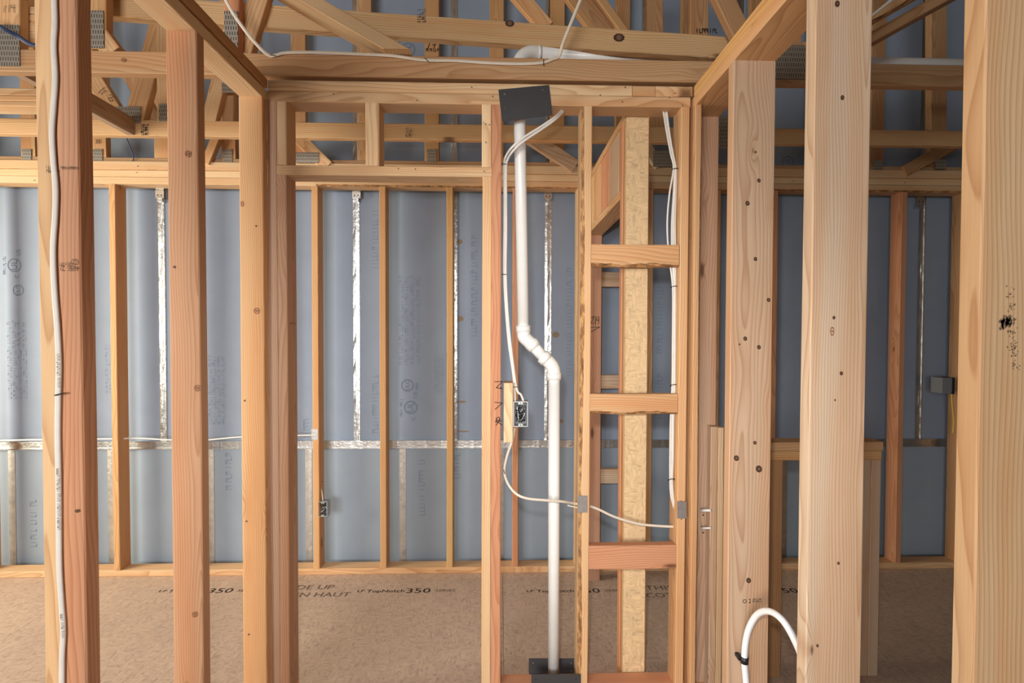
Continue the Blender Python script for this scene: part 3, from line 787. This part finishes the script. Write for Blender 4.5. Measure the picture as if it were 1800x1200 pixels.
for (u0, u1, v0, v1), lab in (((1015.8, 1032.6, 871, 900.5), 'small steel nail plate on the bark-edged stud where the cable passes'), ((1190.8, 1206.8, 880.5, 911), 'small steel nail plate on the stud below the cable bundle')):
    o = quad_plate('cable_guard', [(u0, v0), (u1, v0), (u1, v1), (u0, v1)], DM - .0038, .0016, NAILPL, lab, 'nail plate', 'steel nail plates')
    for u, v in ((u0 + 5, v0 - .5), (u1 - 4, v0 + .5), (u0 + 6, v1), ):
        box('prong', o, PX(u - 1, v, DM), PX(u + 1, v, DM), DM - .0055, DM - .0036, PZ(u, v + 1, DM), PZ(u, v - 1, DM), ALUM)
quad_plate('cable_guard', [(547.3, 754), (558.6, 754), (558.6, 773), (547.3, 773)], DF - .0018, .0015, ALUM, 'bright nail plate on the far stud above the far switch box', 'nail plate', 'steel nail plates')

# break-away clips at the head of the far wall
for u, v, lab in ((281, 340, 'angle clip at the top of the far wall between the two left wall studs'), (626.5, 340, 'angle clip at the top of the far wall inside the door opening'),
                  (963, 342, 'angle clip at the top of the far wall beside the white pipe'), (1618, 351, 'angle clip at the top of the far wall beside the dark red right stud')):
    p = P(u, v, 3.075); cp = empty('angle_clip', p, lab, 'clip', 'aluminium clips')
    box('clip_plate', cp, p.x - .026, p.x + .026, 3.072, 3.075, p.z - .030, p.z + .034, ALUM)
    box('clip_leg', cp, p.x - .026, p.x + .026, 3.052, 3.0725, p.z + .030, p.z + .0335, ALUM)
    box('clip_foot', cp, p.x - .018, p.x + .012, 3.0755, LY - .002, p.z - .05, p.z - .028, GALV)
    for s in (-.011, .011): disc('clip_hole', cp, (p.x + s, 3.0712, p.z - .012), .0042, BLACK, 'front', 8)

# ================================================================== ELECTRICAL BOXES
def elec_box(u0, u1, v0, v1, Y, depth, label, n_wires):
    a, bb = P(u0, v1, Y), P(u1, v0, Y); t = .0032
    e = empty('junction_box', ((a.x + bb.x) / 2, Y, a.z), label, 'electrical box', 'electrical boxes')
    box('box_back', e, a.x, bb.x, Y + depth - .002, Y + depth, a.z, bb.z, BOXSHELL)
    box('box_side', e, a.x, a.x + t, Y, Y + depth - .002, a.z, bb.z, BOXGREY); box('box_side', e, bb.x - t, bb.x, Y, Y + depth - .002, a.z, bb.z, BOXGREY)
    box('box_end', e, a.x + t, bb.x - t, Y, Y + depth - .002, a.z, a.z + t, BOXGREY); box('box_end', e, a.x + t, bb.x - t, Y, Y + depth - .002, bb.z - t, bb.z, BOXGREY)
    xc = (a.x + bb.x) / 2
    for z in (a.z + .006, bb.z - .006):
        tb = box('mounting_ear', e, xc - .009, xc + .009, Y + .001, Y + .004, z - .006, z + .006, BOXGREY)
        disc('screw_hole', tb, (xc, Y + .0004, z), .0022, BLACK, 'front', 8)
    w, h = bb.x - a.x - .016, bb.z - a.z - .026
    for i in range(n_wires):
        pts = [Vector((xc + random.uniform(-.5, .5) * w, Y + random.uniform(.010, depth - .012), (a.z + bb.z) / 2 + random.uniform(-.5, .5) * h)) for _ in range(5)]
        tube('wire', e, pts, .0017, .0017, BLACK if i % 4 else GALV, n=6, sides=6)
    return e
elec_box(902.3, 928, 705.5, 750, DM + .002, .05, 'open metal switch box full of black wires on the pale block beside the red stud', 9)
elec_box(559, 575, 881.5, 908, DF - .004, .05, 'open metal switch box low on the far stud, seen through the door opening', 5)
rb = empty('junction_box', P(1667, 690, DF), 'closed grey box on the far stud at the right edge', 'electrical box', 'electrical boxes')
a, bb = P(1656.5, 691.5, DF - .06), P(1674, 664, DF - .06)
box('box_shell', rb, a.x, bb.x, DF - .06, DF + .02, a.z, bb.z, BOXSHELL)
box('box_cover', rb, bb.x - .002, bb.x + .012, DF - .064, DF + .01, a.z - .003, bb.z + .003, BLACK)
tag(tube('electrical_cable', None, [P(1672, 691, DF - .01), P(1674, 715, DF - .008), P(1676, 740, DF - .008), P(1674.5, 762, DF - .008)], .004, .005, YELLOW, n=6), 'short yellow cable below the closed grey box at the right', 'cable', 'electrical cables')

# ================================================================== CABLES
def staple(parent, u, v, Y, du=7, ang=0.0, mat=BLACK):
    c, s = math.cos(ang), math.sin(ang)
    pts = [P(u - du * c, v - du * s, Y + .006), P(u - du * c, v - du * s, Y - .006), P(u + du * c, v + du * s, Y - .006), P(u + du * c, v + du * s, Y + .006)]
    return tube('staple', parent, pts, .0014, .0014, mat, n=0, sides=6, smooth=False)
def cable(label, pts, mat=JACKET, w=.0058, t=.003, flat=(0, 1, 0), n=8):
    o = tube('electrical_cable', None, pts, w, t, mat, n=n, sides=10, flat=flat)
    return tag(o, label, 'cable', 'electrical cables')
Y1 = 1.0505 - .0035
c = cable('white cable stapled down the face of the near left stud', [P(u, v, Y1) for u, v in ((95.5, -60), (95.5, 0), (96.5, 40), (94.5, 80), (96.5, 118), (97, 145), (94, 190), (91.5, 235), (94, 285), (98, 330), (97, 380), (93.5, 440), (96, 510), (101, 580), (103.5, 640), (102.5, 692), (101.5, 760), (103, 850), (103.5, 930), (104.5, 1000), (108, 1060), (111, 1110), (109, 1160), (109, 1260))], w=.0062, t=.0032)
staple(c, 104, 692.5, Y1 - .001, 8, -.25)
for u, v, n_, a_ in ((104.8, 680, 16, .012), (105.0, 930, 30, 0.0), (112.6, 1120, 12, .05)):
    scribble('cable_print', c, greek_strokes(n_), P(u, v, Y1 - .0036), .0045, 'front', math.pi / 2 + a_, INK_SOFT, .0008)
yc = T1 - .004
c = cable('cream cable looping over the nearest truss chord, falling in from the top', [P(385, -40, 1.80), P(397, 0, 1.82), P(424, 44, 1.84), P(455, 82, 1.865), P(474, 97.5, yc), P(486, 96.5, yc), P(505, 92.5, yc), P(560, 92, yc), P(630, 95, yc), P(690, 98, yc), P(742, 105.2, yc), P(800, 106.5, yc), P(860, 110.5, yc), P(920, 112, yc), P(955, 109.5, yc), P(972, 103.5, yc), P(983, 98, yc), P(990, 75, 1.865), P(1006, 35, 1.85), P(1022, -4, 1.84), P(1036, -40, 1.83)], JACKET_TAN, w=.0062, t=.003)
for u, v, a_ in ((480, 97, .2), (750, 105, .8), (955.5, 110, 1.57)): staple(c, u, v, yc, 5, a_)
ys = DM + .03
c = cable('pair of white cables dropping from the top plate across the pipe into the switch box', [P(989, 193, DM + .045), P(975, 206, DM - .005), P(950, 223, DM - .012), P(920, 242, DM - .012), P(900, 259, DM), P(889, 275, ys), P(886, 290, ys), P(886.5, 340, ys), P(886.5, 400, ys), P(886, 480, ys), P(889, 540, ys), P(894, 600, ys), P(901, 650, ys), P(904.5, 680, ys), P(905.5, 708, ys)], w=.0046)
staple(c, 885, 288, ys - .003, 4); staple(c, 886, 482, ys - .003, 4)
c = cable('second white cable beside the pipe, entering the top of the switch box', [P(991, 195, DM + .045), P(977, 209, DM - .003), P(952, 227, DM - .010), P(922, 247, DM - .010), P(902, 265, DM), P(892, 281, ys), P(889.5, 300, ys), P(889.8, 400, ys), P(889, 482, ys), P(893, 560, ys), P(900, 625, ys), P(908, 682, ys), P(916, 694, ys), P(921, 707, ys)], w=.0046)
staple(c, 906, 680, ys - .003, 4)
yw = DM + .045
c = cable('thin cream cable sagging from the switch box across the pipe to the right stud', [P(904.5, 752, ys), P(901, 772, ys), P(891, 802, ys), P(886.5, 828, ys), P(893, 850, DM + .01), P(908, 868, DM - .004), P(928, 876, DM - .012), P(960, 879, DM - .012), P(990, 881.5, DM), P(1012, 885, yw), P(1030, 888, yw), P(1050, 894, yw), P(1080, 908, yw), P(1120, 920, yw), P(1155, 924, yw), P(1186, 925.5, yw)], JACKET_TAN, w=.0052, t=.003)
staple(c, 886, 829, ys - .004, 4, 1.2)
cable('short thin cream cable tail just left of the bark-edged stud', [P(998, 888, DM + .03), P(1006, 890, DM + .035), P(1016, 892, yw)], JACKET_TAN, w=.003, t=.002)
# bundle of four at the right of the niche
base = [(1170, 196, .04), (1175, 235, .03), (1182, 270, .028), (1186.5, 296, .028), (1183, 340, .028), (1180, 390, .028), (1181, 440, .028), (1185, 503, .028), (1185, 560, .03), (1184.5, 620, .03), (1184, 677, .03), (1181, 740, .03), (1180, 800, .03), (1179.5, 842, .03), (1181, 870, .03), (1187.5, 897, .045)]
offs = [[-4, -2.5, -3, -2.5, -6, -7, -6, -2.5, -2, -2, -2.2, -2.2, -2, -1.5, -1.5, -1.5], [-1, 0, -1, -.8, 1, 1, 0, -.5, -.5, -.5, -.6, 0, .2, .2, 0, 0], [2, 2, 1, .8, 3, 4, 3, 1, 1, 1.2, 1, 2, 2, 1.6, 1.5, 1], [0, .5, 0, 2, 5, 6.5, 6, 2.5, 2.4, 2.4, 2.3, 3, 3.4, 2.4, 2.6, 1.5]]
labs = ['leftmost cable of the white bundle at the right of the niche', 'second cable from the left in the white bundle by the niche', 'third cable from the left in the white bundle by the niche', 'rightmost cable of the white bundle at the right of the niche']
for i in range(4):
    c = cable(labs[i], [P(u + offs[i][j], v, DM + y + (.006 if i in (1, 3) else 0)) for j, (u, v, y) in enumerate(base)], w=.0036, t=.0026)
    if i == 0:
        for u, v in ((1187, 297), (1185, 504), (1184, 677), (1180, 843)):
            tube('cable_tie', c, [P(u + 6 * math.cos(t), v + 1.2 * math.sin(t) - .12 * 6 * math.cos(t), DM + .032 + .011 * math.sin(t)) for t in [q * math.pi / 5 for q in range(11)]], .0014, .0016, BLACK, n=2, sides=6)
# along the far wall
yf = DF + .045
cable('thin white cable crossing the far wall at mid height behind the left wall', [P(-260, 780, yf), P(-60, 775.5, yf), P(0, 774, yf), P(70, 772.5, yf), P(200, 771, yf), P(240, 770, yf), P(300, 773, yf), P(350, 774, yf), P(420, 768, yf), P(480, 766, yf), P(552, 764.5, yf)], JACKET, w=.0045)
yk = DF + .05
c = cable('thin cable running down the far stud into the far switch box', [P(558, 764, DF + .045), P(562.5, 768, yk), P(563.5, 790, yk), P(563.5, 845, yk), P(566, 866, yk - .02), P(568, 883, DF + .02)], JACKET_TAN, w=.004)
staple(c, 564, 846, yk - .004, 3)
cable('dark blue cable crossing the truss plate in the top left corner', [P(-40, 20, 1.80), P(0, 47, 1.82), P(30, 63, 1.85), P(50, 76, 1.865), P(66, 80, 1.87), P(110, 84, 1.87)], BLUEWIRE, w=.0075, t=.005)
cable('thin blue wire curving down onto the far plates at the left', [P(222, 240, 2.90), P(227, 255, 2.93), P(233, 270, 2.95), P(234.5, 280, 2.975), P(230, 286, 2.975)], BLUEWIRE, w=.003, t=.003)
cable('white cable above the orange brace at the right', [P(1520, 38, 1.60), P(1550, 14, 1.60), P(1590, -18, 1.60)], JACKET, w=.005)

# ================================================================== MARKS AND STAMPS
def on(parent, body, size, u, v, Y, ang=0.0, mat=INK_SOFT, sx=1.0): return text('lumber_stamp', parent, body, size, P(u, v, Y - .0034), 'front', ang, mat, sx)
on(lstuds[2], '455', .0165, 127, 470.5, 1.0505, math.pi, INK_SOFT, .9); on(lstuds[2], '2', .0165, 108, 470.5, 1.0505, math.pi, INK_SOFT)
on(lstuds[2], 'KD HT', .0085, 114, 463, 1.0505, math.pi, INK_SOFT)
disc('lumber_stamp', lstuds[2], P(130, 460, 1.0505 - .0034), .006, INK_SOFT, 'front', 16, .0046)
def stamp(parent, u, v, Y, n_, rows, size, mat=INK_SOFT, ang=0.0):
    return scribble('lumber_stamp', parent, greek_strokes(n_, rows, 1.0, 1.5), P(u, v, Y - .0034), size, 'front', ang, mat, size * .22)
stamp(lstuds[2], 82, 296, 1.0505, 4, 2, .0055); stamp(lstuds[2], 107, 297, 1.0505, 6, 1, .005)
st = rstuds[4]
on(st, '2', .020, 1318, 1056.5, 1.5564, 0, INK); disc('lumber_stamp', st, P(1309, 1056.5, 1.5564 - .0034), .0065, INK, 'front', 14, .0048)
stamp(st, 1323.5, 1054.5, 1.5564, 6, 2, .0048, INK)
def mark(parent, strokes, u, v, Y, scale, kind='front', ang=0.0, wd=.0028, mat=INK):
    return scribble('marker_writing', parent, strokes, P(u, v, Y - .0036), scale, kind, ang, mat, wd)
mark(king_r, [[(-1, .9), (1, 1), (-.6, -.6), (.9, -.9), (.4, -.5)]], 876.5, 677, DM, .0155)
mark(king_r, [[(-1, .9), (.9, .7), (-.9, -.9)]], 876.5, 713, DM, .0155)
mark(king_r, [[(-.6, .9), (.1, 1.2), (.3, .5), (-.5, .4), (-.6, .9)], [(-.9, -.1), (.8, .2)], [(-.8, .4), (.9, -.9)], [(.3, .5), (-.7, -.9)]], 876.5, 741, DM, .0155)
hand = [[(-.9, .6), (-.3, .9), (-.5, .1), (-1, -.6), (-.3, -.6)], [(0, .9), (.1, -.9)], [(.4, .8), (.3, 0), (.9, .1)], [(.8, .9), (.75, -.8)]]
scribble('marker_writing', trim_l, hand, Vector((xd0 + .0022, DM + .05, PZ(512, 577, DM))), .028, 'right', 0.0, INK, .0025)
scribble('marker_writing', trim_l, [[(-.6, 1), (.2, .4), (-.5, -.9), (.8, -.8)]], Vector((xd0 + .0022, DM + .05, PZ(512, 610, DM))), .022, 'right', 0.0, INK, .0025)
mark(jamb, hand, 1046, 563, 2.86, .028, wd=.003); mark(jamb, [[(-1, .2), (1, .3), (-1, -.8)]], 1046, 577, 2.86, .028, wd=.003)
mark(gobj[759], [[(-1, .7), (-.4, 1), (-.2, .6), (-.7, -.8)], [(.2, .7), (.9, .9), (.5, -.9)], [(.2, -.1), (.9, 0)]], 758, 78, T3, .030, wd=.004)
stamp(gobj[759], 749, 90, T3, 5, 1, .016, INK)
on(gobj[172], '35', .034, 172, 249, T3, 0, INK)
stamp(tr2, 717, 240, T2, 4, 2, .012, INK_SOFT, math.pi / 2); stamp(tr2, 253, 237, T2, 4, 2, .014, INK, math.pi / 2); stamp(tr2, 1225, 57, T2 - .002, 6, 1, .020, INK)
stamp(brace, 739, 38, yb, 4, 2, .013, INK_SOFT, math.pi / 2)
mark(tr1, [[(-.2, -1), (0, .3), (.3, .5)], [(.9, -.9), (1.1, .8)], [(1.6, .9), (1.5, .1), (2.3, .2)], [(2.2, .9), (2.1, -1)]], 8, 14, T1, .016, wd=.002, mat=INK_SOFT)
mark(tr2, [[(-1.8, -.9), (-1.6, .8)], [(-1.2, -.7), (-1.1, .4), (-.6, .5)], [(.1, .2), (.5, .9), (.9, .5), (.3, -.4), (1.0, -.6), (1.3, -.2), (.8, 0)]], 190, 168, T2, .026, ang=-.7, wd=.003, mat=INK_SOFT)

# knots in the lumber
KNOT = plain('knot_wood', (.06, .027, .016), .6); KNOT_CORE = plain('knot_core_wood', (.17, .085, .045), .6); KNOT_RED = plain('red_knot_wood', (.27, .115, .05), .6); KNOT_RING = plain('knot_ring_wood', (.40, .20, .095), .6)
def knot(parent, u, v, Y, r, el=1.3, red=False, tilt=0.0):
    p = P(u, v, Y - .0031)
    k0 = disc('knot', parent, p, r, KNOT_RED if red else KNOT, 'front', 12, None if not red else r * .72)
    k0.matrix_basis = k0.matrix_basis @ Matrix.Rotation(tilt, 4, 'Z') @ Matrix.Diagonal((1, el, 1, 1))
    k1 = disc('knot_core', k0, p + Vector((0, -.0003, 0)), r * .45, KNOT_CORE if not red else KNOT_RED, 'front', 9)
YR3, YR2 = 1.5564, 1.1491
for u, v, r in ((1328, 267, .0035), (1334, 317, .0058), (1314, 357, .007), (1328, 455, .006), (1351, 527, .006), (1310, 595, .0065), (1334, 610, .0065), (1327, 778, .0055), (1294.5, 805, .0085), (1334, 824, .0105), (1316, 1020, .008), (1300, 605, .003)): knot(rstuds[4], u, v, YR3, r, 1.15, tilt=.4)
for u, v, r in ((1472, 6, .006), (1481, 171, .0045), (1479, 656, .004), (1437, 1135, .003), (1474, 990, .003), (1468, 703, .002)): knot(rstuds[3], u, v, YR2, r, 1.2)
knot(rstuds[3], 1466, 558, YR2, .0035, 1.2); knot(rstuds[3], 1463, 582, YR2, .005, 2.2, True)
for u, v, r in ((346, 682, .009), (330, 270, .009), (342, 1080, .008)): knot(lstuds[3], u, v, 1.4542, r, 1.1, True)
knot(lstuds[3], 306, 469, 1.4542, .003); knot(lstuds[2], 135, 898, 1.0505, .0045, .8)
knot(lstuds[4], 451, 546, 1.8482, .011, 1.1, True); knot(lstuds[4], 425.5, 358, 1.8482, .006, 1.8, True)
knot(lstuds[4], 430, 704, 1.8482, .003); knot(lstuds[4], 450, 397, 1.8482, .003)
knot(chord1, 217, 105, T1, .010, .8, True)

# nail heads
for par, Yn, pts in ((mid, DM, ((586, 165), (733, 176), (829, 153), (866, 169), (1094, 178.5), (1200, 185), (1187, 163.5), (1055, 167), (1177, 171), (1099, 153), (854, 218), (854, 250), (851, 301), (700, 296), (730, 297), (860, 219))),
                     (back, DF, ((242, 292), (240, 303), (60, 317), (590, 294), (1395, 318), (1590, 321))), (left, 1.8482, ((433, 916), (437, 1115)))):
    for u, v in pts: disc('nail_head', par, P(u, v, Yn - .0035), .0026 if par is mid else .0034, SCREW, 'front', 8)
for y, z in ((1.62, ZS + .02), (1.30, ZS + .022), (1.05, ZS + .06), (1.7, ZS + .062), (0.9, ZS + .02)): disc('nail_head', left, (XL1 + .0032, y, z), .003, SCREW, 'right', 8)
# dark smudge on the nearest right stud
SM = plain('soot_smudge', (.14, .10, .07), .9)
_vs, _fs = [], []
for _i in range(150):
    if _i < 60: _u, _v, _r = random.gauss(1769, 6), random.gauss(566, 5), random.uniform(.0008, .003)
    else:
        _t = random.random(); _u, _v, _r = 1776 + 10 * _t + random.gauss(0, 4), 500 + 150 * _t, random.uniform(.0004, .0016)
    _p = P(_u, _v, .7403 - .0031) ; _k = len(_vs)
    _vs += [_p + Vector((_r * random.uniform(.4, 1) * math.cos(q), 0, _r * 1.6 * random.uniform(.4, 1) * math.sin(q))) for q in (0, 1.05, 2.1, 3.14, 4.2, 5.2)]; _fs.append(tuple(range(_k, _k + 6)))
add('smudge', _vs, _fs, SM, None, rstuds[2])
